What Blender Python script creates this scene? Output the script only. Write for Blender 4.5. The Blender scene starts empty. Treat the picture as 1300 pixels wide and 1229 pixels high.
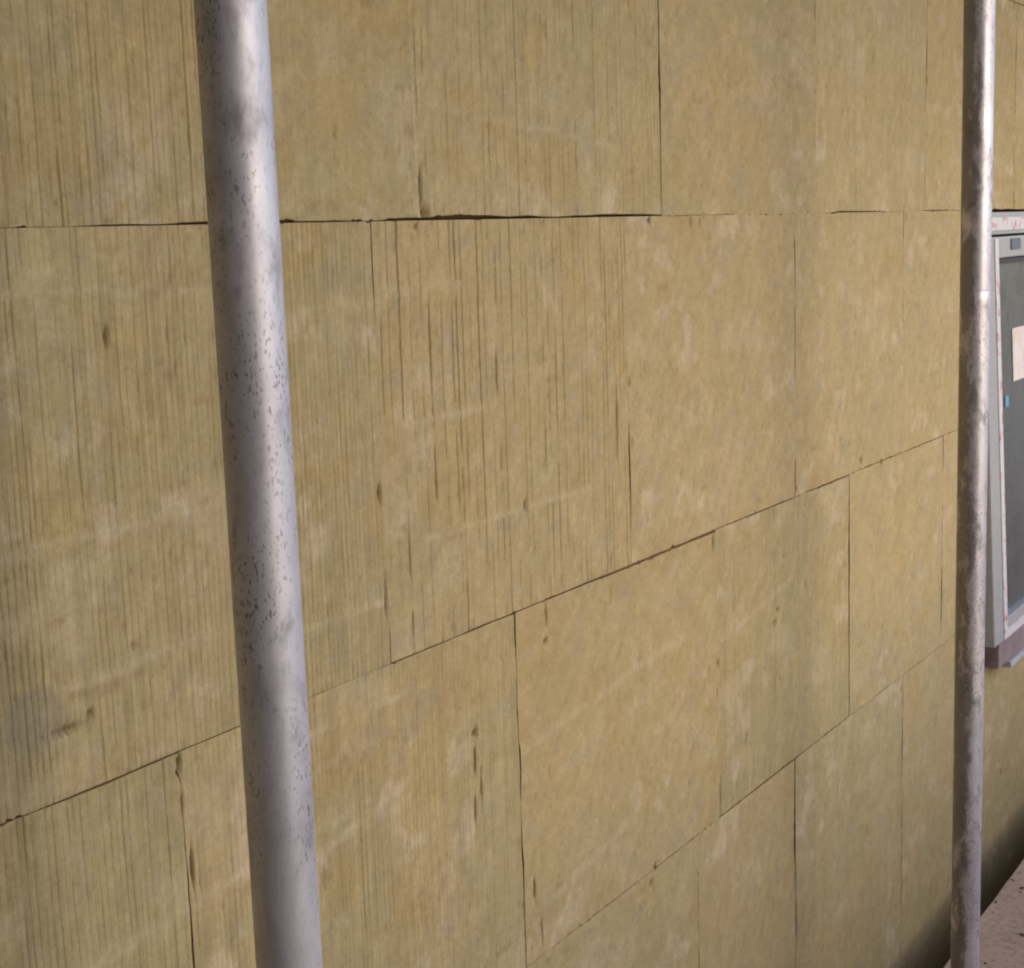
import bpy, bmesh, math, random
import numpy as np
from mathutils import Matrix, Vector

S = bpy.context.scene
COL = S.collection
random.seed(7)

# ---------------------------------------------------------------- camera
EYE, DW = 1.60, 1.064            # eye height above the ground, distance to the wall face (wall face is y = 0)
def unit(v):
    v = np.array(v, float); return v / np.linalg.norm(v)
F = 1939.6                        # focal length in pixels of a 1300 pixel wide picture
xw = unit([1270, 360.5, -F])      # wall direction (world +X) in camera axes
zw = unit([-403, 11855.5, F])     # up (world +Z) in camera axes
zw = unit(zw - xw * (zw @ xw))
yw = np.cross(zw, xw)
cam = bpy.data.cameras.new('camera')
cam.sensor_width = 36.0
cam.lens = F * 36.0 / 1300.0
cam.clip_start, cam.clip_end = 0.05, 400
camo = bpy.data.objects.new('camera', cam); COL.objects.link(camo)
R = Matrix([list(xw), list(yw), list(zw)])
camo.matrix_world = Matrix.Translation((0, -DW, EYE)) @ R.to_4x4()
S.camera = camo

# ---------------------------------------------------------------- light
world = bpy.data.worlds.new('World'); S.world = world; world.use_nodes = True
wn = world.node_tree; bg = wn.nodes['Background']
sky = wn.nodes.new('ShaderNodeTexSky'); sky.sky_type = 'NISHITA'
sky.sun_disc = False
sun_dir = unit([-0.14, -0.87, 0.45])     # towards the sun: outward from the wall, to the right
el = math.asin(sun_dir[2]); az = math.atan2(sun_dir[0], sun_dir[1])
sky.sun_elevation = el; sky.sun_rotation = az
sky.air_density = 1.0; sky.dust_density = 1.6; sky.ozone_density = 1.0
wn.links.new(sky.outputs[0], bg.inputs[0]); bg.inputs[1].default_value = 0.14
sl = bpy.data.lights.new('sun', 'SUN'); sl.energy = 1.1; sl.angle = math.radians(160); sl.color = (1.0, 0.985, 1.0)
so = bpy.data.objects.new('sun', sl); COL.objects.link(so)
so.rotation_euler = Vector(sun_dir).to_track_quat('Z', 'Y').to_euler()
S.view_settings.view_transform = 'Standard'; S.view_settings.look = 'None'
S.view_settings.gamma = 1.0; S.view_settings.use_curve_mapping = False
S.view_settings.exposure = 0.72
S.render.engine = 'CYCLES'
S.cycles.filter_width = 2.2

# ---------------------------------------------------------------- helpers
def tag(o, label=None, cat=None, group=None, kind=None):
    if label: o['label'] = label
    if cat: o['category'] = cat
    if group: o['group'] = group
    if kind: o['kind'] = kind
    return o
def empty(name, loc):
    o = bpy.data.objects.new(name, None); COL.objects.link(o); o.location = loc
    o.empty_display_size = 0.1
    return o
def link_mesh(name, me, mat, parent=None):
    o = bpy.data.objects.new(name, me); COL.objects.link(o)
    if mat and not me.materials: me.materials.append(mat)
    if parent is not None:
        o.parent = parent
        o.location = -Vector(parent.location)      # geometry is given in world metres
    return o
def bm_obj(name, bm, mat, parent=None, smooth=False):
    me = bpy.data.meshes.new(name); bm.normal_update(); bm.to_mesh(me); bm.free()
    if smooth:
        for p in me.polygons: p.use_smooth = True
    return link_mesh(name, me, mat, parent)
def add_box(bm, x0, x1, y0, y1, z0, z1, bev=0.0, xf=None):
    r = bmesh.ops.create_cube(bm, size=1.0)
    vs = r['verts']
    for v in vs:
        v.co = Vector(((x0 + x1) / 2 + v.co.x * (x1 - x0), (y0 + y1) / 2 + v.co.y * (y1 - y0), (z0 + z1) / 2 + v.co.z * (z1 - z0)))
    if bev:
        es = list({e for v in vs for e in v.link_edges})
        g = bmesh.ops.bevel(bm, geom=es, offset=bev, segments=2, affect='EDGES', profile=0.6)
    if xf is not None:
        for v in bm.verts: v.co = xf @ v.co
    return bm

def _hash(ix, iy, seed):
    n = (ix.astype(np.int64) * 374761393 + iy.astype(np.int64) * 668265263 + seed * 1442695041) & 0xffffffff
    n = ((n ^ (n >> 13)) * 1274126177) & 0xffffffff
    n = (n ^ (n >> 16)) & 0xffffffff
    return n.astype(np.float64) / 4294967295.0
def vnoise(x, y, sx, sy, seed):
    x = x / sx; y = y / sy
    ix = np.floor(x); iy = np.floor(y); fx = x - ix; fy = y - iy
    fx = fx * fx * (3 - 2 * fx); fy = fy * fy * (3 - 2 * fy)
    a = _hash(ix, iy, seed); b = _hash(ix + 1, iy, seed); c = _hash(ix, iy + 1, seed); d = _hash(ix + 1, iy + 1, seed)
    return (a * (1 - fx) + b * fx) * (1 - fy) + (c * (1 - fx) + d * fx) * fy
def fbm(x, y, sx, sy, seed, n=3):
    t = 0; a = 1; s = 0
    for i in range(n):
        t = t + a * vnoise(x, y, sx / 2 ** i, sy / 2 ** i, seed + 17 * i); s += a; a *= 0.5
    return t / s
def smooth(a, b, x):
    t = np.clip((x - a) / (b - a), 0, 1); return t * t * (3 - 2 * t)

# ---------------------------------------------------------------- materials
def new_mat(name):
    m = bpy.data.materials.new(name); m.use_nodes = True
    nt = m.node_tree; return m, nt, nt.nodes['Principled BSDF']
def N(nt, t, **kw):
    n = nt.nodes.new(t)
    for k, v in kw.items():
        if k in n.inputs: n.inputs[k].default_value = v
        else: setattr(n, k, v)
    return n
def ramp(nt, src, stops):
    r = nt.nodes.new('ShaderNodeValToRGB'); e = r.color_ramp.elements
    while len(e) < len(stops): e.new(0.5)
    for k, (p, c) in enumerate(stops):
        e[k].position = p; e[k].color = (*c, 1) if len(c) == 3 else c
    nt.links.new(src, r.inputs[0]); return r
def mix(nt, fac, a, b, blend='MIX'):
    m = nt.nodes.new('ShaderNodeMix'); m.data_type = 'RGBA'; m.blend_type = blend
    for sock, val in ((m.inputs[0], fac), (m.inputs[6], a), (m.inputs[7], b)):
        if hasattr(val, 'links'): nt.links.new(val, sock)
        elif isinstance(val, tuple): sock.default_value = (*val, 1) if len(val) == 3 else val
        else: sock.default_value = val
    return m.outputs[2]

def wool_material():
    m, nt, b = new_mat('mineral_wool')
    at = N(nt, 'ShaderNodeAttribute', attribute_name='tint')
    tc = N(nt, 'ShaderNodeTexCoord')
    # short fibres, mostly upright, and fine mottling
    mp = N(nt, 'ShaderNodeMapping'); mp.inputs['Scale'].default_value = (1.0, 1.0, 0.42)
    nt.links.new(tc.outputs['Object'], mp.inputs[0])
    n1 = N(nt, 'ShaderNodeTexNoise', Scale=430.0, Detail=3.0, Roughness=0.6); nt.links.new(mp.outputs[0], n1.inputs[0])
    n2 = N(nt, 'ShaderNodeTexNoise', Scale=95.0, Detail=6.0, Roughness=0.7, Distortion=0.8); nt.links.new(tc.outputs['Object'], n2.inputs[0])
    r1 = ramp(nt, n1.outputs[0], [(0.3, (0.90, 0.89, 0.86)), (0.7, (1.05, 1.05, 1.06))])
    r2 = ramp(nt, n2.outputs[0], [(0.3, (0.88, 0.86, 0.80)), (0.52, (1.0, 1.0, 1.0)), (0.72, (1.08, 1.08, 1.12))])
    c = mix(nt, 1.0, at.outputs['Color'], r1.outputs[0], 'MULTIPLY')
    c = mix(nt, 1.0, c, r2.outputs[0], 'MULTIPLY')
    nt.links.new(c, b.inputs['Base Color'])
    b.inputs['Roughness'].default_value = 0.95
    b.inputs['Specular IOR Level'].default_value = 0.15
    bu = N(nt, 'ShaderNodeBump', Strength=0.55, Distance=0.0010)
    mu = N(nt, 'ShaderNodeMath', operation='ADD'); nt.links.new(n1.outputs[0], mu.inputs[0]); nt.links.new(n2.outputs[0], mu.inputs[1])
    nt.links.new(mu.outputs[0], bu.inputs['Height']); nt.links.new(bu.outputs[0], b.inputs['Normal'])
    return m

def tube_material(name, grime, seed):
    m, nt, b = new_mat(name)
    tc = N(nt, 'ShaderNodeTexCoord')
    mp = N(nt, 'ShaderNodeMapping'); mp.inputs['Location'].default_value = (seed, seed * 1.7, 0); mp.inputs['Scale'].default_value = (1, 1, 0.45)
    nt.links.new(tc.outputs['Object'], mp.inputs[0])
    v = mp.outputs[0]
    # zinc spangle and soft blotches
    big = N(nt, 'ShaderNodeTexNoise', Scale=26.0, Detail=6.0, Roughness=0.62, Distortion=0.6); nt.links.new(v, big.inputs[0])
    base = ramp(nt, big.outputs[0], [(0.30, (0.47, 0.46, 0.53)), (0.5, (0.60, 0.59, 0.675)), (0.70, (0.69, 0.68, 0.775))])
    # pitted dark specks gathered in patches
    vo = N(nt, 'ShaderNodeTexNoise', Scale=480.0, Detail=1.5, Roughness=0.55, Distortion=0.3); nt.links.new(v, vo.inputs[0])
    dots = ramp(nt, vo.outputs[0], [(0.585, (0, 0, 0)), (0.64, (1, 1, 1))])
    pn = N(nt, 'ShaderNodeTexNoise', Scale=24.0, Detail=3.0, Roughness=0.6); 
    mp2 = N(nt, 'ShaderNodeMapping'); mp2.inputs['Location'].default_value = (3.1 + seed, 0.2, 1.4); nt.links.new(v, mp2.inputs[0]); nt.links.new(mp2.outputs[0], pn.inputs[0])
    patch = ramp(nt, pn.outputs[0], [(0.44 - 0.06 * grime, (0.12, 0.12, 0.12)), (0.62 - 0.08 * grime, (1, 1, 1))])
    mm = N(nt, 'ShaderNodeMath', operation='MULTIPLY'); nt.links.new(dots.outputs[0], mm.inputs[0]); nt.links.new(patch.outputs[0], mm.inputs[1])
    sc = N(nt, 'ShaderNodeMath', operation='MULTIPLY'); nt.links.new(mm.outputs[0], sc.inputs[0]); sc.inputs[1].default_value = 0.68
    c = mix(nt, sc.outputs[0], base.outputs[0], (0.10, 0.085, 0.085))
    # worn smears of mortar and dirt
    gn = N(nt, 'ShaderNodeTexNoise', Scale=34.0, Detail=8.0, Roughness=0.66, Distortion=0.25)
    mp3 = N(nt, 'ShaderNodeMapping'); mp3.inputs['Location'].default_value = (7.7, seed, 2.2); nt.links.new(v, mp3.inputs[0]); nt.links.new(mp3.outputs[0], gn.inputs[0])
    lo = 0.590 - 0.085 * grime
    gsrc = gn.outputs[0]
    if grime > .8:                                  # shade on the wall-facing side put into the colour, edge broken by noise
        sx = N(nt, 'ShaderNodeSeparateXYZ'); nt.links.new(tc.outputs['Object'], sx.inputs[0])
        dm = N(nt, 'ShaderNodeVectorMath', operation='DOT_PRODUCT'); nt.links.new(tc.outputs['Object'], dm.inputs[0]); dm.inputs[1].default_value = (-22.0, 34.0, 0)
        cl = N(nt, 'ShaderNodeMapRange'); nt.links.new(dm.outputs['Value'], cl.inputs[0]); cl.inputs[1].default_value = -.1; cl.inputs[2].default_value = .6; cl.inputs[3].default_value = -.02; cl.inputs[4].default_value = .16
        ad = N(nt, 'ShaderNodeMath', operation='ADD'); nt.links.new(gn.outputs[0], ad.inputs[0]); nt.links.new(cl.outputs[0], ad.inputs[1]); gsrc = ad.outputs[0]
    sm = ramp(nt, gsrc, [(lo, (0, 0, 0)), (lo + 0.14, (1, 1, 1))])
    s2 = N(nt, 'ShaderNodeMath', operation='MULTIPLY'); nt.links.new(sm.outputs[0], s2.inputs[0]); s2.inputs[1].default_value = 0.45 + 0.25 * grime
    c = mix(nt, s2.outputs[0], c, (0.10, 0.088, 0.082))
    nt.links.new(c, b.inputs['Base Color'])
    b.inputs['Metallic'].default_value = 0.5 + 0.05 * grime
    ro = ramp(nt, gn.outputs[0], [(0.35, (0.44, 0.44, 0.44)), (0.65, (0.56, 0.56, 0.56))] if grime < .8 else [(0.35, (0.34, 0.34, 0.34)), (0.65, (0.50, 0.50, 0.50))]); nt.links.new(ro.outputs[0], b.inputs['Roughness'])
    bu = N(nt, 'ShaderNodeBump', Strength=0.2, Distance=0.0003); nt.links.new(gn.outputs[0], bu.inputs['Height']); nt.links.new(bu.outputs[0], b.inputs['Normal'])
    return m

def noisy_mat(name, c0, c1, scale=40.0, rough=0.6, metal=0.0, bump=0.2, dist=0.001):
    m, nt, b = new_mat(name)
    tc = N(nt, 'ShaderNodeTexCoord'); n = N(nt, 'ShaderNodeTexNoise', Scale=scale, Detail=7.0, Roughness=0.65); nt.links.new(tc.outputs['Object'], n.inputs[0])
    r = ramp(nt, n.outputs[0], [(0.32, c0), (0.68, c1)]); nt.links.new(r.outputs[0], b.inputs['Base Color'])
    b.inputs['Roughness'].default_value = rough; b.inputs['Metallic'].default_value = metal
    bu = N(nt, 'ShaderNodeBump', Strength=bump, Distance=dist); nt.links.new(n.outputs[0], bu.inputs['Height']); nt.links.new(bu.outputs[0], b.inputs['Normal'])
    return m

def tape_material():                       # milky protective film with worn red print
    m, nt, b = new_mat('protective_film')
    tc = N(nt, 'ShaderNodeTexCoord')
    n = N(nt, 'ShaderNodeTexNoise', Scale=34.0, Detail=3.0, Roughness=0.6); nt.links.new(tc.outputs['Object'], n.inputs[0])
    r = ramp(nt, n.outputs[0], [(0.54, (0.62, 0.60, 0.66)), (0.62, (0.55, 0.28, 0.35)), (0.70, (0.42, 0.16, 0.22))])
    nt.links.new(r.outputs[0], b.inputs['Base Color']); b.inputs['Roughness'].default_value = 0.35
    return m

M_wool = wool_material()
M_tube1 = tube_material('galvanised_steel_near', 0.35, 0.0)
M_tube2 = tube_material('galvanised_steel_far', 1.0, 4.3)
M_backing = noisy_mat('dark_adhesive_render', (0.05, 0.042, 0.032), (0.10, 0.08, 0.06), 30, 0.95, 0, 0.6, 0.004)
M_frame = noisy_mat('grey_window_profile', (0.30, 0.30, 0.33), (0.37, 0.37, 0.41), 60, 0.4, 0, 0.05)
M_gasket = noisy_mat('black_rubber_gasket', (0.02, 0.018, 0.02), (0.035, 0.03, 0.03), 60, 0.6)
M_sill = noisy_mat('sill_profile_with_dirt', (0.19, 0.13, 0.15), (0.27, 0.23, 0.27), 26, 0.55, 0, 0.1)
M_lip = noisy_mat('pale_sill_lip', (0.38, 0.38, 0.43), (0.46, 0.46, 0.52), 40, 0.5)
M_film = tape_material()
M_glass, _nt, _b = new_mat('dark_window_glass')
_b.inputs['Base Color'].default_value = (0.075, 0.078, 0.085, 1); _b.inputs['Roughness'].default_value = 0.22; _b.inputs['IOR'].default_value = 1.45
_tc = N(_nt, 'ShaderNodeTexCoord'); _n = N(_nt, 'ShaderNodeTexNoise', Scale=9.0, Detail=6.0, Roughness=0.7); _nt.links.new(_tc.outputs['Object'], _n.inputs[0])
_r = ramp(_nt, _n.outputs[0], [(0.3, (0.18, 0.18, 0.18)), (0.7, (0.42, 0.42, 0.42))]); _nt.links.new(_r.outputs[0], _b.inputs['Roughness'])
_r2 = ramp(_nt, _n.outputs[0], [(0.35, (0.068, 0.073, 0.076)), (0.7, (0.105, 0.105, 0.117))]); _nt.links.new(_r2.outputs[0], _b.inputs['Base Color'])
M_paper = noisy_mat('sticker_paper', (0.60, 0.50, 0.47), (0.70, 0.66, 0.70), 30, 0.7)
M_blue = noisy_mat('blue_dot_sticker', (0.10, 0.28, 0.40), (0.14, 0.34, 0.46), 80, 0.5)
M_print = noisy_mat('printed_label', (0.07, 0.09, 0.12), (0.13, 0.15, 0.18), 120, 0.5)

def ground_material():
    m, nt, b = new_mat('dusty_concrete')
    tc = N(nt, 'ShaderNodeTexCoord')
    n = N(nt, 'ShaderNodeTexNoise', Scale=7.0, Detail=9.0, Roughness=0.65); nt.links.new(tc.outputs['Object'], n.inputs[0])
    n2 = N(nt, 'ShaderNodeTexNoise', Scale=70.0, Detail=6.0, Roughness=0.7); nt.links.new(tc.outputs['Object'], n2.inputs[0])
    r = ramp(nt, n.outputs[0], [(0.3, (0.34, 0.25, 0.205)), (0.7, (0.45, 0.345, 0.29))])
    r2 = ramp(nt, n2.outputs[0], [(0.30, (0.50, 0.45, 0.44)), (0.48, (1, 1, 1)), (0.75, (1.1, 1.1, 1.1))])
    c = mix(nt, 1.0, r.outputs[0], r2.outputs[0], 'MULTIPLY')
    nt.links.new(c, b.inputs['Base Color']); b.inputs['Roughness'].default_value = 0.9
    bu = N(nt, 'ShaderNodeBump', Strength=0.5, Distance=0.003); nt.links.new(n2.outputs[0], bu.inputs['Height']); nt.links.new(bu.outputs[0], b.inputs['Normal'])
    return m
M_ground = ground_material()
M_soil = noisy_mat('dark_soil', (0.035, 0.03, 0.02), (0.07, 0.055, 0.04), 12, 1.0, 0, 0.8, 0.02)

# ---------------------------------------------------------------- ground
GAP = 0.150; GZ = 0.046                                # open gap between the wall face and the edge of the slab
bm = bmesh.new()
nx = 160
prev = None
for i in range(nx + 1):                    # slab with a slightly uneven broken edge next to the wall
    x = -3 + 14 * i / nx
    e = -GAP + (fbm(np.array([x]), np.array([0.0]), 0.25, 1, 5)[0] - 0.5) * 0.008
    ring = [bm.verts.new((x, e, GZ - 0.004)), bm.verts.new((x, e - 0.004, GZ)), bm.verts.new((x, -1.75, GZ)), bm.verts.new((x, -1.75, -0.25)), bm.verts.new((x, e, -0.25))]
    if prev:
        for k in range(4):
            bm.faces.new((prev[k], ring[k], ring[k + 1], prev[k + 1]))
        bm.faces.new((prev[4], ring[4], ring[0], prev[0]))
    prev = ring
bmesh.ops.recalc_face_normals(bm, faces=bm.faces)
g = bm_obj('ground', bm, M_ground); tag(g, 'dusty pinkish brown concrete ground along the foot of the wall', kind='structure')
bm = bmesh.new(); add_box(bm, -60, 60, -1.752, 60, -3.5, -.45)
g = bm_obj('soil', bm, M_soil); tag(g, 'dark soil below the edge of the concrete', kind='structure')

M_bounce = noisy_mat('pale_bounce_gravel', (0.36, 0.34, 0.33), (0.50, 0.48, 0.47), 6, 0.95, 0, 0.5, 0.01)  # unseen pale ground, added to bounce light and brighten the tube reflections
bm = bmesh.new(); add_box(bm, -60, 60, -90, -1.756, -3.4, -3.0)
g = bm_obj('added_yard', bm, M_bounce); tag(g, 'unseen pale gravel added beyond the concrete strip to reflect light', kind='structure')

# crumbs of mortar and wool on the slab
bm = bmesh.new(); rnd = random.Random(3)
for i in range(900):
    x = rnd.uniform(2.4, 7.5); y = -0.157 - rnd.random() ** 1.3 * 1.2
    r = rnd.choice([0.002, 0.003, 0.003, 0.0045, 0.006]) * rnd.uniform(0.7, 1.3)
    q = bmesh.ops.create_icosphere(bm, subdivisions=1, radius=r)
    a = rnd.uniform(0, 6.28)
    mt = Matrix.Translation((x, y, GZ + r * 0.25)) @ Matrix.Rotation(a, 4, 'Z') @ Matrix.Diagonal((rnd.uniform(1, 2.6), 1.0, 0.55, 1))
    for v in q['verts']:
        v.co *= rnd.uniform(0.7, 1.25); v.co = mt @ v.co
M_crumb = noisy_mat('crumbs', (0.06, 0.04, 0.035), (0.16, 0.10, 0.08), 15, 0.95)
o = bm_obj('debris', bm, M_crumb); tag(o, 'small dark crumbs scattered on the brown concrete', 'debris', kind='stuff')

# ---------------------------------------------------------------- the insulated wall
wall = empty('insulated_wall', (2.0, 0.0, 0.0))
tag(wall, 'long wall clad with ochre mineral wool insulation boards behind two steel tubes', 'wall', kind='thing')

WX0, WX1, WZ0, WZ1 = 3.672, 4.90, EYE - 1.062 * DW, EYE + 0.004 * DW     # window opening
bm = bmesh.new()
add_box(bm, -3, WX0, 0.108, 0.34, -0.6, 3.6)
add_box(bm, WX1, 9.5, 0.108, 0.34, -0.6, 3.6)
add_box(bm, WX0, WX1, 0.108, 0.34, -0.6, WZ0)
add_box(bm, WX0, WX1, 0.108, 0.34, WZ1, 3.6)
bm_obj('masonry', bm, M_backing, wall)

OCH = np.array([0.415, 0.312, 0.160]); GREY = np.array([0.415, 0.330, 0.190]); OLIVE = np.array([0.385, 0.315, 0.178]); WARM = np.array([0.440, 0.334, 0.190])
_m = (OCH + GREY + OLIVE + WARM) / 4
OCH, GREY, OLIVE, WARM = [(q * .6 + _m * .4) * np.array([0.975, 1.005, 1.01]) for q in (OCH, GREY, OLIVE, WARM)]
# features given in wall metres (X along the wall, Z above the ground)
def W(s, t): return s * DW, EYE + t * DW
# pits: (s, t, half width mm, half height mm, depth mm)
PITS = [(1.372, 0.062, 4, 13, 12), (1.378, 0.026, 8, 7, 14), (1.372, 0.045, 3, 16, 10),
        (1.435, -0.585, 5.5, 6, 14), (1.433, -0.62, 2.4, 24, 9), (1.43, -0.68, 2.2, 18, 7), (1.445, -0.655, 1.8, 30, 5),
        (1.555, -0.83, 2.6, 15, 12), (1.57, -0.895, 2.4, 18, 8), (1.872, -0.945, 9, 4, 10), (1.885, -0.925, 4, 6, 9),
        (2.094, -0.478, 3.6, 12, 14), (1.602, -0.478, 2.6, 12, 10), (1.60, -0.512, 6, 2.5, 5), (2.106, -0.675, 5, 5, 8),
        (2.74, -0.443, 7, 7, 9), (2.425, -0.448, 4, 7, 8), (2.85, -0.462, 5, 6, 6), (1.96, -0.46, 6, 4, 8),
        (1.905, 0.012, 5, 4, 9), (2.035, 0.009, 4, 5, 8), (2.065, 0.009, 3, 5, 8), (2.985, 0.007, 3, 7, 6),
        (1.23, 0.107, 4, 4, 6), (1.36, 0.012, 4, 3, 5), (2.98, -0.955, 5, 7, 9), (2.99, -0.99, 2.4, 30, 6),
        (2.414, -1.15, 3.6, 26, 12), (2.416, -1.23, 3.0, 50, 8), (2.41, -1.08, 2.4, 50, 5), (3.11, 0.275, 5, 10, 8),
        (1.838, -0.205, 4, 5, 6), (1.842, -0.29, 4, 5, 6), (2.70, -0.20, 5, 4, 5), (1.273, -0.27, 2.6, 14, 9), (1.276, -0.385, 2.2, 30, 8),
        (1.565, -0.33, 5, 8, 5), (1.80, -0.255, 2.4, 60, 5), (0.83, -0.400, 26, 2.6, 6), (0.86, -0.395, 4, 4, 6), (0.915, -0.345, 9, 3, 5), (0.957, -0.474, 3, 11, 9), (0.958, -0.51, 2, 14, 5),
        (0.965, -0.575, 2.2, 20, 7), (1.012, -0.030, 14, 2.4, 7), (0.91, -0.075, 3, 10, 6), (2.11, -0.89, 2.4, 34, 6), (1.19, -0.13, 3, 3, 4), (1.51, -0.16, 2, 30, 7),
        (2.33, -0.66, 7, 4, 6), (2.34, -0.64, 5, 3, 5), (2.00, -0.835, 4, 4, 5), (3.75, -1.383, 7, 12, 8), (3.74, 0.49, 5, 12, 8)]
# raised smears where the wool was dragged: (s0, t0, s1, t1, half width mm, height mm)
SMEARS = [(0.76, -0.245, 1.03, -0.24, 3.6, 1.3), (1.29, -0.205, 1.50, -0.200, 3.2, 1.2), (1.36, -0.335, 1.72, -0.335, 3.0, 0.9), (0.82, -0.366, 1.03, -0.362, 3.4, 1.0),
          (1.05, -0.392, 1.27, -0.388, 3, .9), (0.76, -0.035, 1.1, -0.04, 2.4, .8), (1.395, 0.143, 1.80, 0.110, 3.0, 1.2), (1.30, -0.058, 1.44, -0.055, 2.5, .9), (1.16, -0.07, 1.28, -0.07, 2.6, .8),
          (1.362, 0.05, 1.362, 0.36, 2.0, 1.1), (1.05, -0.50, 1.35, -0.50, 3, .8), (1.55, -0.64, 1.95, -0.60, 5, 1.0), (1.60, -0.70, 1.9, -0.655, 6, 1.2), (1.58, -0.86, 1.80, -0.83, 5, 1.0),
          (0.80, -0.62, 1.2, -0.60, 5, 1.0), (1.1, -0.64, 1.3, -0.60, 4, .8), (2.12, -0.64, 2.4, -0.60, 4, .7)]

def near(a, b, lo, hi, pad): return lo - pad < b and hi + pad > a
def board(row, s0, s1, t0, t1, style, tintA, tintB, gL=.04, gR=.04, gB=.10, gT=.06, step=1.1, zstep=7.0, proud=0.0, label=None, abs_m=False, fade=None):
    seed = int(abs(s0) * 1000 + row * 7919 + 13) + (0 if s0 > 0 else 50000)
    rng = np.random.RandomState(seed % 100000)
    if abs_m: X0, X1, Z0, Z1 = s0, s1, t0, t1
    else: (X0, Z0), (X1, Z1) = W(s0, t0), W(s1, t1)
    w, h = X1 - X0, Z1 - Z0
    mm = 0.001
    def axis(L, st):
        n = max(2, int(round((L - 0.012) / (st * mm))))
        return np.concatenate([[0, .0008, .002, .004], np.linspace(0.006, L - 0.006, n), [L - .004, L - .002, L - .0008, L]])
    ux, uz = axis(w, step), axis(h, zstep)
    U, V = np.meshgrid(ux, uz)                     # rows = z
    X = X0 + U; Z = Z0 + V
    gap = lambda g, a: (g[0] + (g[1] - g[0]) * a if isinstance(g, tuple) else g + 0 * a) * mm
    eL = gap(gL, V / h) * (0.08 + 1.35 * smooth(.36, .66, fbm(Z, X * 0, .075, 1, seed + 1))); eR = gap(gR, V / h) * (0.08 + 1.35 * smooth(.36, .66, fbm(Z, X * 0, .075, 1, seed + 2)))
    eB = gap(gB, U / w) * (0.15 + 1.25 * smooth(.2, .70, fbm(X, X * 0, .13, 1, seed + 3))); eT = gap(gT, U / w) * (0.15 + 1.25 * smooth(.2, .70, fbm(X, X * 0, .13, 1, seed + 4)))
    nib = lambda c: .0019 * smooth(.60, .85, fbm(c, c * 0, .011, 1, seed + 41, 2)) * smooth(.45, .6, vnoise(c, c * 0, .07, 1, seed + 42))
    eB = eB + nib(X) * (row != 4); eT = eT + nib(X + 5) * (row != 5)
    if row == 4: eB = eB * .1
    if row == 5: eT = eT * .1
    fl = np.clip(1 - U / .03, 0, 1); fr = np.clip(1 - (w - U) / .03, 0, 1); fb = np.clip(1 - V / .03, 0, 1); ft = np.clip(1 - (h - V) / .03, 0, 1)
    X = X + eL * fl - eR * fr; Z = Z + eB * fb - eT * ft
    # relief, metres, positive = towards the viewer
    H = (fbm(X, Z, .22, .18, seed + 5, 3) - .5) * .0030 + (fbm(X, Z, .03, .035, seed + 6, 3) - .5) * .0008
    ang = rng.uniform(.5, 1.1)
    A = X * math.cos(ang) + Z * math.sin(ang); B = -X * math.sin(ang) + Z * math.cos(ang)
    tex = fbm(A, B, .045, .008, seed + 7, 2)
    H += (tex - .5) * (.0010 if style == 'smooth' else .0004)
    groove = np.zeros_like(X)
    sp, st_, wd = {'dense': (.0078, .72, .72), 'slit': (.0165, 1.25, .95), 'fine': (.010, .50, .90), 'smooth': (.02, .08, 1.0)}[style]
    x = rng.uniform(0, sp)
    k = 0
    while x < w:
        strong = rng.rand()
        d = st_ * (1.0 + (1.0 if strong > .93 else 0)) * rng.uniform(.5, 1.1)
        wob = (vnoise(Z, X * 0, .20, 1, seed + 100 + k) - .5) * .0014 + (vnoise(Z, X * 0, .018, 1, seed + 900 + k) - .5) * .0009
        along = vnoise(Z + 3.3 * k, X * 0, .055, 1, seed + 300 + k); al2 = vnoise(Z, X * 0, .016, 1, seed + 700 + k)
        am = smooth(.18, .62, along * .6 + al2 * .4)
        if style != 'slit': am = .22 + .78 * am
        if style == 'slit': am = smooth(.32, .60, along * .62 + al2 * .38)
        wdt = wd * (.8 + .4 * rng.rand()) * mm
        gq = np.exp(-((U - x - wob) / wdt) ** 2) * am * d
        groove = np.maximum(groove, gq)
        x += sp * (rng.uniform(.88, 1.12) if style == 'dense' else rng.uniform(.55, 1.45)); k += 1
    if style in ('dense', 'fine'):                # finer scratches between the cuts
        groove += .28 * st_ * smooth(.55, .8, vnoise(X, Z, .0032, .07, seed + 8)) 
    # patches pressed flat where the cuts have closed
    flat = smooth(.63, .80, fbm(X, Z, .10, .075, seed + 9, 2))
    groove *= 1 - .7 * flat
    if fade is not None: groove *= fade((X / DW, (Z - EYE) / DW)) 
    light = flat * .5
    for (a0, b0, a1, b1, hw, hh) in SMEARS:
        (p0x, p0z), (p1x, p1z) = W(a0, b0), W(a1, b1)
        if not (near(X0, X1, min(p0x, p1x), max(p0x, p1x), .02) and near(Z0, Z1, min(p0z, p1z), max(p0z, p1z), .02)): continue
        dx, dz = p1x - p0x, p1z - p0z; L2 = dx * dx + dz * dz
        q = np.clip(((X - p0x) * dx + (Z - p0z) * dz) / L2, 0, 1)
        dd = np.hypot(X - p0x - q * dx, Z - p0z - q * dz + (vnoise(X, Z, .03, .03, seed + 10) - .5) * .004)
        f = np.exp(-(dd / (hw * 1.25 * mm)) ** 2) * (.45 + .75 * vnoise(X, Z, .025, .025, seed + 12))
        H += f * hh * mm; groove *= 1 - np.clip(f * 1.3, 0, .95); light = np.maximum(light, f)
    H -= groove * .0017
    # wrinkles and short tears in the fibre skin
    wr = np.abs(fbm(X * .8 + Z * .35, Z, .075, .045, seed + 50, 3) - .5)
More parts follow.
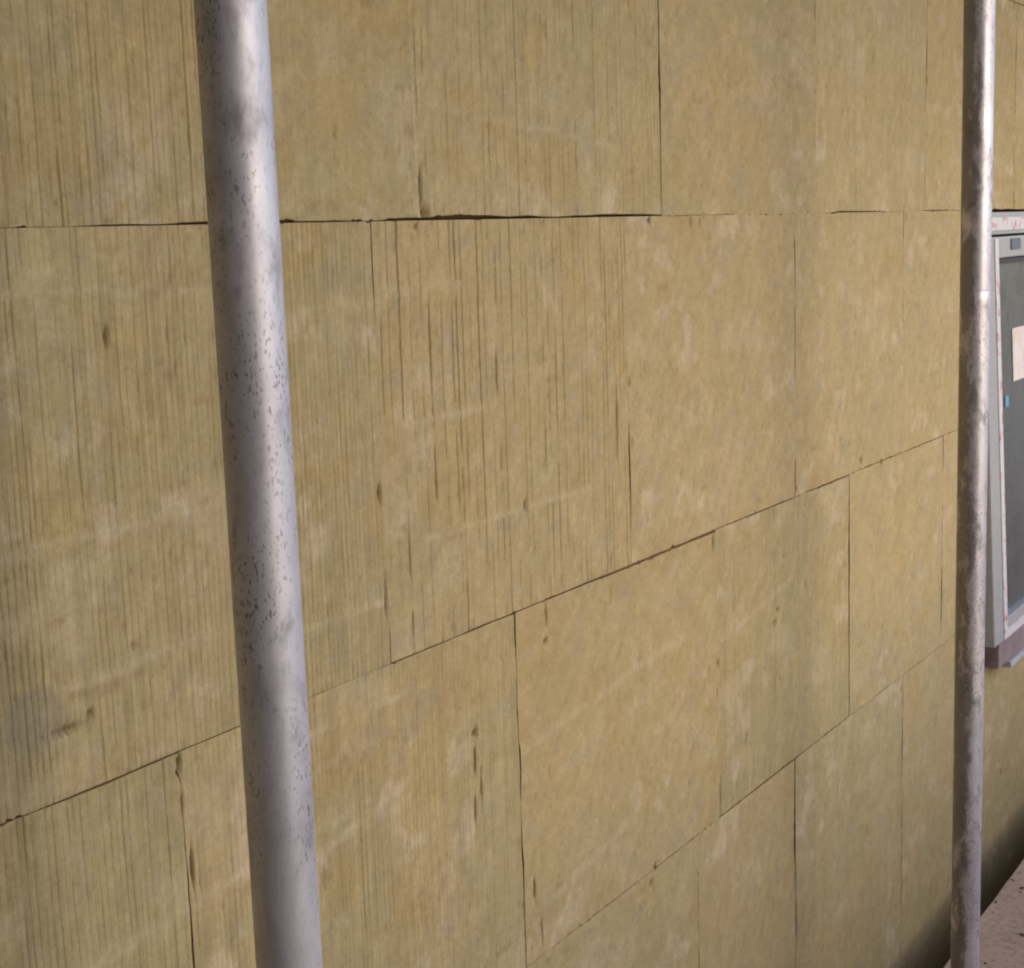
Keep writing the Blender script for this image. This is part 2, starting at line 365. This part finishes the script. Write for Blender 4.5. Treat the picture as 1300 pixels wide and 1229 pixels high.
    tear = (1 - smooth(.004, .016, wr)) * smooth(.50, .68, fbm(X, Z, .11, .10, seed + 51, 2)) * smooth(.35, .6, vnoise(X, Z, .02, .02, seed + 52))
    H -= tear * .0007
    crumb = smooth(.80, .90, vnoise(X, Z, .0075, .0085, seed + 53)) * smooth(.45, .7, vnoise(X, Z, .06, .06, seed + 54))
    H -= crumb * .0008
    pit = np.zeros_like(X)
    for (a, b_, hw, hh, dp) in PITS:
        px, pz = W(a, b_)
        if not (near(X0, X1, px, px, .05) and near(Z0, Z1, pz, pz, .05)): continue
        jx = (vnoise(X, Z, .006, .009, seed + 13) - .5) * 1.1
        f = np.exp(-(((X - px) / (hw * mm * .92) + jx) ** 2 + ((Z - pz) / (hh * mm * .85) + jx * .6) ** 2) ** 1.4)
        pit = np.maximum(pit, f); H -= f * dp * mm
    edge = np.minimum(np.minimum(U, w - U), np.minimum(V, h - V))
    H -= .0006 * (1 - smooth(0, .002, edge)) * smooth(.5, .9, vnoise(X, Z, .03, .03, seed + 14))
    # tint
    mixn = smooth(.3, .7, fbm(X, Z, .13, .15, seed + 20, 4))[..., None]
    C = tintA * (1 - mixn) + tintB * mixn
    pale = smooth(.60, .72, fbm(X, Z, .050, .040, seed + 21, 4)) * .52 * smooth(.34, .62, fbm(X, Z, .26, .22, seed + 24, 2)) + light * .42
    C = C * (1 - pale[..., None]) + np.array([.52, .43, .315]) * pale[..., None]
    ochre = smooth(.58, .74, fbm(X, Z, .090, .080, seed + 22, 3)) * .20
    C = C * (1 - ochre[..., None]) + np.array([.40, .265, .095]) * ochre[..., None]
    grey = smooth(.66, .80, fbm(X, Z, .035, .030, seed + 23, 2)) * .25
    C = C * (1 - grey[..., None]) + np.array([.33, .30, .245]) * grey[..., None]
    mot = (fbm(X, Z, .016, .018, seed + 55, 3) - .5) * .22
    C = C * (1 + mot)[..., None]
    tw = np.clip(tear * .38 + crumb * .30, 0, .5)[..., None]; C = C * (1 - tw) + np.array([.22, .15, .07]) * tw
    brown = np.clip(groove * .55, 0, .55)[..., None]
    C = C * (1 - brown) + np.array([.200, .135, .060]) * brown
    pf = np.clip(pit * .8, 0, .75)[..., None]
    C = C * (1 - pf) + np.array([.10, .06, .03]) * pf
    C *= (.93 + .14 * tex)[..., None]
    stripe = (vnoise(X, Z, .0042, .30, seed + 30) - .5) * {'dense': .17, 'slit': .10, 'fine': .10, 'smooth': .04}[style]
    C *= (1 + stripe)[..., None] * np.array([1, 1, 1.0])
    if row == 2 and X0 < .9:                         # a round damp patch low on the left
        rr = np.hypot((X - .80 * DW) / .034, (Z - (EYE - .385 * DW)) / .030)
        f = (1 - smooth(.85, 1.15, rr))[..., None] * .55; C = C * (1 - f) + np.array([.27, .245, .19]) * f
    # mesh: front grid and a skirt back to the masonry
    nr, nc = X.shape
    P = np.stack([X, -H - proud * .12 * mm, Z], -1).reshape(-1, 3)
    idx = np.arange(nr * nc).reshape(nr, nc)
    quads = np.stack([idx[:-1, :-1], idx[:-1, 1:], idx[1:, 1:], idx[1:, :-1]], -1).reshape(-1, 4)
    loop = np.concatenate([idx[0, :], idx[1:, -1], idx[-1, -2::-1], idx[-2:0:-1, 0]])
    nb = len(P); nl = len(loop); rings = [loop]
    U0 = np.stack([X0 + U, Z0 + V], -1).reshape(-1, 2)[loop]
    gsz = np.hypot(U0[:, 0] - P[loop, 0], U0[:, 1] - P[loop, 2]); md = np.clip(.0008 + gsz * 4.5, .0012, .012)
    for yy, grow in ((.0004, 0.), (1, 1.), (.10, 1.)):
        rg = P[loop].copy(); rg[:, 0] += (U0[:, 0] - rg[:, 0]) * grow; rg[:, 2] += (U0[:, 1] - rg[:, 2]) * grow
        rg[:, 1] = (rg[:, 1] + md if yy == 1 else yy) if grow else rg[:, 1] + yy
        rings.append(len(P) + np.arange(nl)); P = np.vstack([P, rg])
    FQ = [quads]
    for ra, rb in zip(rings[:-1], rings[1:]): FQ.append(np.stack([np.roll(ra, -1), ra, rb, np.roll(rb, -1)], -1))
    FQ = np.vstack(FQ); nsk = len(FQ) - len(quads)
    me = bpy.data.meshes.new('insulation_board')
    me.vertices.add(len(P)); me.vertices.foreach_set('co', P.ravel().astype(np.float32))
    me.loops.add(FQ.size); me.loops.foreach_set('vertex_index', FQ.ravel().astype(np.int32))
    me.polygons.add(len(FQ)); me.polygons.foreach_set('loop_start', np.arange(0, FQ.size, 4, dtype=np.int32))
    me.polygons.foreach_set('use_smooth', np.concatenate([np.ones(len(quads), bool), np.zeros(nsk, bool)]))
    ca = me.color_attributes.new('tint', 'FLOAT_COLOR', 'POINT')
    CC = np.ones((len(P), 4), np.float32); CC[:nb, :3] = C.reshape(-1, 3); CC[nb:, :3] = np.array([.23, .155, .075])
    ca.data.foreach_set('color', CC.ravel())
    me.update(calc_edges=True)
    o = link_mesh('insulation_board', me, M_wool, wall)
    if label: o['label'] = label
    return o

tA, tB, tC, tD, tE, tT = .018, -.4595, -.926, -1.39, -1.85, .492
# course A (top of the picture)
board(1, .235, .80, tA, tT, 'dense', OLIVE, OCH, gR=.6, gB=(1, 2), step=2, zstep=9)
board(1, .80, 1.3708, tA, tT, 'fine', OCH, OLIVE, gL=.2, gR=.15, gB=(1.2, 3.2), step=.9, proud=.5, fade=lambda q: 1.25 * (1 - smooth(1.02, 1.2, q[0])) + .25, label='ochre board at the top left, cut lines fading out towards its right')
board(1, 1.371, 1.940, tA + .001, tT, 'slit', GREY, OLIVE, gL=.3, gR=.9, gB=(3.2, 1.6), proud=-.8, fade=lambda q: .65 + 0 * q[0])
board(1, 1.942, 2.5118, tA - .002, tT, 'smooth', WARM, OLIVE, gL=.9, gR=.3, gB=(1.8, 1.2), proud=1.0)
board(1, 2.512, 3.1015, tA - .001, tT, 'fine', GREY, GREY, gL=.4, gR=.6, gB=(3.6, .4), proud=-.4, step=1.7, fade=lambda q: .6 + 0 * q[0])
board(1, 3.103, 3.765, tA, tT, 'smooth', OCH, WARM, gL=(.4, 2.0), gR=.6, gB=1.2, step=2)
board(1, 3.768, 4.35, tA, tT, 'smooth', WARM, OCH, step=2.4)
board(1, 4.352, 4.93, tA, tT, 'smooth', WARM, OCH, step=4, zstep=12)
# course B
board(2, .14, .71, tB, tA, 'dense', OLIVE, GREY, step=2, zstep=9)
board(2, .712, 1.2798, tB, tA, 'dense', OLIVE, GREY, gR=(.6, .2), gB=(1.2, .15), proud=.3, step=.85, label='pale olive board with close vertical cuts, behind the nearer tube')
board(2, 1.280, 1.8328, tB, tA, 'slit', GREY, WARM, gL=(.6, .2), gR=.4, gB=1.0, proud=-.2, label='board in the middle with wide spaced dark vertical slits')
board(2, 1.833, 2.4198, tB, tA, 'smooth', WARM, WARM, gL=.15, gR=.1, gB=.8, proud=.9)
board(2, 2.420, 2.9698, tB, tA, 'smooth', WARM, GREY, gL=.1, gR=.1, gB=.6, proud=.4, step=1.8)
board(2, 2.970, 3.450, tB, tA, 'smooth', GREY, WARM, gL=.3, gB=.4, step=2)
# course C
board(3, -.18, .388, tC, tB, 'dense', OLIVE, GREY, step=4, zstep=12)
board(3, .39, .9575, tC, tB, 'dense', OLIVE, OLIVE, gR=.2, gT=(.8, 2.2), proud=.2, step=.85)
board(3, .958, 1.5285, tC, tB, 'dense', OLIVE, WARM, gL=.5, gR=.9, gT=(.3, .7), proud=.0, step=.9, fade=lambda q: .85 - .35 * smooth(1.2, 1.45, q[0]))
board(3, 1.5300, 2.1018, tC, tB, 'smooth', WARM, OCH, gL=2.2, gR=.3, gT=(1.8, 2.8), gB=.3, proud=-1.0, label='smooth warm board with slanting scuffs, low in the middle')
board(3, 2.102, 2.676, tC, tB, 'fine', GREY, OLIVE, gL=.3, gR=.9, gT=(1.3, 1.8), gB=(1.0, 1.4), proud=-.3, step=1.6, fade=lambda q: 1.25 + 0 * q[0])
board(3, 2.6775, 3.24, tC, tB, 'smooth', WARM, GREY, gL=.7, gT=(.3, 1.2), gB=.5, step=1.8, proud=.7)
board(3, 3.242, 3.450, tC, tB, 'smooth', WARM, GREY, step=2.4)
# course D
board(4, .30, .868, tD, tC, 'dense', OLIVE, OLIVE, step=4, zstep=12)
board(4, .87, 1.438, tD, tC, 'dense', OLIVE, OLIVE, step=2.5, zstep=10)
board(4, 1.44, 2.0238, tE, tC, 'smooth', OLIVE, OCH, gT=(.5, .5), gR=.3)
board(4, 2.024, 2.412, tE, tC, 'smooth', WARM, OCH, gT=(.3, .9), gL=.3, gR=(.3, 1.2), proud=-.4)
board(4, 2.4140, 2.9875, tE, tC, 'fine', OLIVE, GREY, gT=.5, gL=(.5, 1.0), gR=(.2, .9), step=1.8, proud=.3, fade=lambda q: .5 + 0 * q[0])
board(4, 2.9885, 3.450, tE, tC, 'smooth', OLIVE, WARM, gT=.5, gL=(.2, .9), step=2)
board(4, 3.452, 4.145, tE, -1.066, 'smooth', OLIVE, OLIVE, step=2.4)
board(4, 4.147, 4.72, tE, -1.066, 'smooth', OLIVE, OLIVE, step=4, zstep=12)
# course E
x = .02
while x < 1.3:
    board(5, x, min(x + .568, 1.438), tE, tD - .001, 'smooth', OLIVE, OLIVE, gT=.25, gL=.3, gR=.3, step=3 if x > 1.5 else 6, zstep=10); x += .57
# beside the window and outside the picture
wx1 = WX1 / DW
for (r_, a, b_) in ((2, tB, tA), (3, tC, tB)):
    board(r_, wx1, wx1 + .57, a, b_, 'smooth', WARM, GREY, step=6, zstep=14)
    board(r_, wx1 + .572, wx1 + 1.14, a, b_, 'smooth', WARM, GREY, step=6, zstep=14)
for (r_, a, b_) in ((1, tA, tT), (4, tD, tC), (5, tE, tD)):
    board(r_, 4.95, 5.52, a, b_, 'smooth', WARM, GREY, step=6, zstep=14)
for r_, (a, b_) in ((6, (tT + .002, tT + .47)), (7, (tT + .472, tT + .94))):
    x = -.4 + .2 * r_
    while x < 5:
        board(r_, x, x + .568, a, b_, 'fine', OLIVE, OCH, step=6, zstep=14); x += .57

# unseen corner and overhead boards, added to shade the cladding's left and top
bm = bmesh.new(); add_box(bm, -.65, -.22, -5.5, -.02, -.44, 6.0); rw = bm_obj('added_shade_wall', bm, M_backing); tag(rw, 'dark unseen wall added to shade the left of the boards', 'wall', kind='thing')
M_par = noisy_mat('pale_concrete', (0.34, 0.33, 0.33), (0.46, 0.45, 0.45), 8, 0.9)
bm = bmesh.new(); add_box(bm, -.21, 9, -1.95, -1.76, -.3, .82, .01); pw = bm_obj('added_parapet', bm, M_par); tag(pw, 'low pale concrete block added out of view to shade the lower wall', 'added_parapet', kind='thing')  # unseen block, added to cut low light on the foot of the wall
deck = empty('added_shade_deck', (3, -.9, 2.55)); tag(deck, 'timber boards added overhead, out of view, to shade the wall top', 'added deck')  # overhead boards added for the shade they throw on the wall top
M_plank = noisy_mat('weathered_timber', (0.20, 0.15, 0.10), (0.32, 0.26, 0.19), 12, 0.85)
for i in range(4):
    bm = bmesh.new(); add_box(bm, -.3, 7.0, -.42 - .232 * i - .225, -.42 - .232 * i, 2.55, 2.59, .003); bm_obj('shade_plank', bm, M_plank, deck)

# ---------------------------------------------------------------- window
wz0, wz1 = WZ0, WZ1
win = empty('window', (WX0, 0.03, wz0))
tag(win, 'grey framed window with dark glass and torn protective film, behind the far tube', 'window', kind='thing')
XL = 3.690
def part_box(name, mat, box, bev=.003, parent=win, xf=None):
    bm = bmesh.new(); add_box(bm, *box, bev=bev, xf=xf); return bm_obj(name, bm, mat, parent)
# outer frame, set back in the reveal
part_box('frame', M_gasket, (WX0 + .004, WX0 + .05, .045, .10, wz0 + .075, wz1 - .047))
part_box('frame', M_gasket, (WX1 - .05, WX1 - .004, .045, .10, wz0 + .075, wz1 - .047))
# head strip, sill and lip
part_box('head_profile', M_frame, (WX0 + .004, WX1 - .004, .0, .10, wz1 - .046, wz1 + .009))
part_box('head_film', M_film, (WX0 + .004, WX1 - .004, -.004, -.0005, wz1 - .036, wz1 - .004), .001)
sill = part_box('sill', M_sill, (3.765, WX1 + .03, -.050, .10, wz0 + .010, wz0 + .080), .004)
part_box('sill_lip', M_lip, (3.85, WX1 + .03, -.058, .02, wz0 - .008, wz0 + .008), .002)
# sash: leans out at its foot
hinge = Vector((XL, .012, wz1 - .05)); lean = Matrix.Translation(hinge) @ Matrix.Rotation(math.radians(-2.4), 4, 'X') @ Matrix.Translation(-hinge)
st, sb = wz1 - .052, wz0 + .082
part_box('sash_rail', M_frame, (XL, XL + .112, -.018, .010, sb, st), .004, xf=lean)
part_box('sash_rail', M_frame, (WX1 - .12, WX1 - .02, -.018, .010, sb, st), .004, xf=lean)
part_box('sash_rail', M_frame, (XL + .1125, WX1 - .1205, -.018, .010, sb, sb + .050), .004, xf=lean)
part_box('sash_rail', M_frame, (XL + .1125, WX1 - .1205, -.018, .010, st - .052, st), .004, xf=lean)
gx0, gx1, gz0, gz1 = XL + .114, WX1 - .122, sb + .052, st - .054
part_box('gasket', M_gasket, (gx0 + .0005, gx0 + .006, -.012, .03, gz0, gz1), 0, xf=lean)
part_box('gasket', M_gasket, (gx1 - .006, gx1 - .0005, -.012, .03, gz0, gz1), 0, xf=lean)
part_box('gasket', M_gasket, (gx0 + .0065, gx1 - .0065, -.012, .03, gz1 - .012, gz1 - .0005), 0, xf=lean)
part_box('pane', M_glass, (gx0 + .0062, gx1 - .0062, -.002, .004, gz0 + .0052, gz1 - .0122), 0, xf=lean)
# film strips left on the sash
part_box('film_strip', M_film, (XL + .080, XL + .110, -.0205, -.0185, sb + .002, st - .004), 0, xf=lean)
part_box('film_strip', M_film, (XL + .1105, WX1 - .13, -.0205, -.0185, sb + .002, sb + .024), 0, xf=lean)
def sticker(name, mat, x0, x1, z0, z1, y=-.0045, lab=None):
    o = part_box(name, mat, (x0, x1, y, y + .0016, z0, z1), 0, xf=lean)
    if lab: o['label'] = lab
sticker('sticker', M_paper, 3.965, 4.25, wz1 - .420, wz1 - .285, lab='pale paper sticker with a tan edge on the dark glass')
sticker('sticker', M_blue, 3.885, 3.915, wz1 - .478, wz1 - .450, lab='small blue dot on the dark glass')
sticker('printed_label', M_print, 3.915, 4.00, st - .034, st - .006, y=-.0212)

# ---------------------------------------------------------------- scaffold tubes
def tube(x, y, label, mat, joint_z, seed, lean_x=0.0):
    root = empty('scaffold_tube', (x, y, GZ)); tag(root, label, 'scaffold tube', 'galvanised scaffold tubes in front of the wall')
    rr = .02415; nseg = 72
    zs = list(np.arange(GZ + 0.02, 2.50, .02))
    if joint_z: zs += [joint_z - .0016, joint_z - .0008, joint_z + .0008, joint_z + .0016]
    zs = sorted(zs)
    bm = bmesh.new(); prev = None
    for z in zs:
        ring = []
        for k in range(nseg):
            a = 2 * math.pi * k / nseg
            dent = (fbm(np.array([z * 1.0 + seed]), np.array([math.cos(a) * .05 + math.sin(a) * .03]), .12, .05, seed, 2)[0] - .5) * .00012
            r = rr + dent
            if joint_z and abs(z - joint_z) < .001: r -= .0002
            ring.append(bm.verts.new((x + r * math.cos(a), y + r * math.sin(a), z)))
        if prev:
            for k in range(nseg): bm.faces.new((prev[k], prev[(k + 1) % nseg], ring[(k + 1) % nseg], ring[k]))
        prev = ring
    o = bm_obj('tube', bm, mat, root, smooth=True)
    o.location = (0, 0, 0)
    for v in o.data.vertices: v.co.x -= x; v.co.y -= y; v.co.z -= GZ - .0
    bm = bmesh.new(); add_box(bm, -.075, .075, -.075, .075, 0.001, .008, .002)
    r = bmesh.ops.create_cone(bm, cap_ends=True, segments=32, radius1=.019, radius2=.019, depth=.14)
    for v in r['verts']: v.co.z += .079
    o = bm_obj('base_plate', bm, mat, root); o.location = (0, 0, 0)
    return root
TUBES = [(0, 0), (0, 0)]
c = np.array([650, 614.5])
def ray(px, py):                                   # direction in world axes
    r = np.array([px - c[0], -(py - c[1]), -F]); return np.array([r @ xw, r @ yw, r @ zw])
NT = .727                                          # distance from the camera plane, measured across the walkway
d1 = ray(329.8, 614.5); d2 = ray(1234.2, 614.5)
x1 = d1[0] / d1[1] * NT; x2 = d2[0] / d2[1] * NT
t1 = tube(x1, -DW + NT, 'nearer galvanised tube with fine dark specks, the wider one left of the middle', M_tube1, None, 11)
t2 = tube(x2, -DW + NT, 'farther galvanised tube with heavy dark stains and shade coloured onto its wall side, in front of the window', M_tube2, 1.483, 23)
print('tubes at', x1, x2)
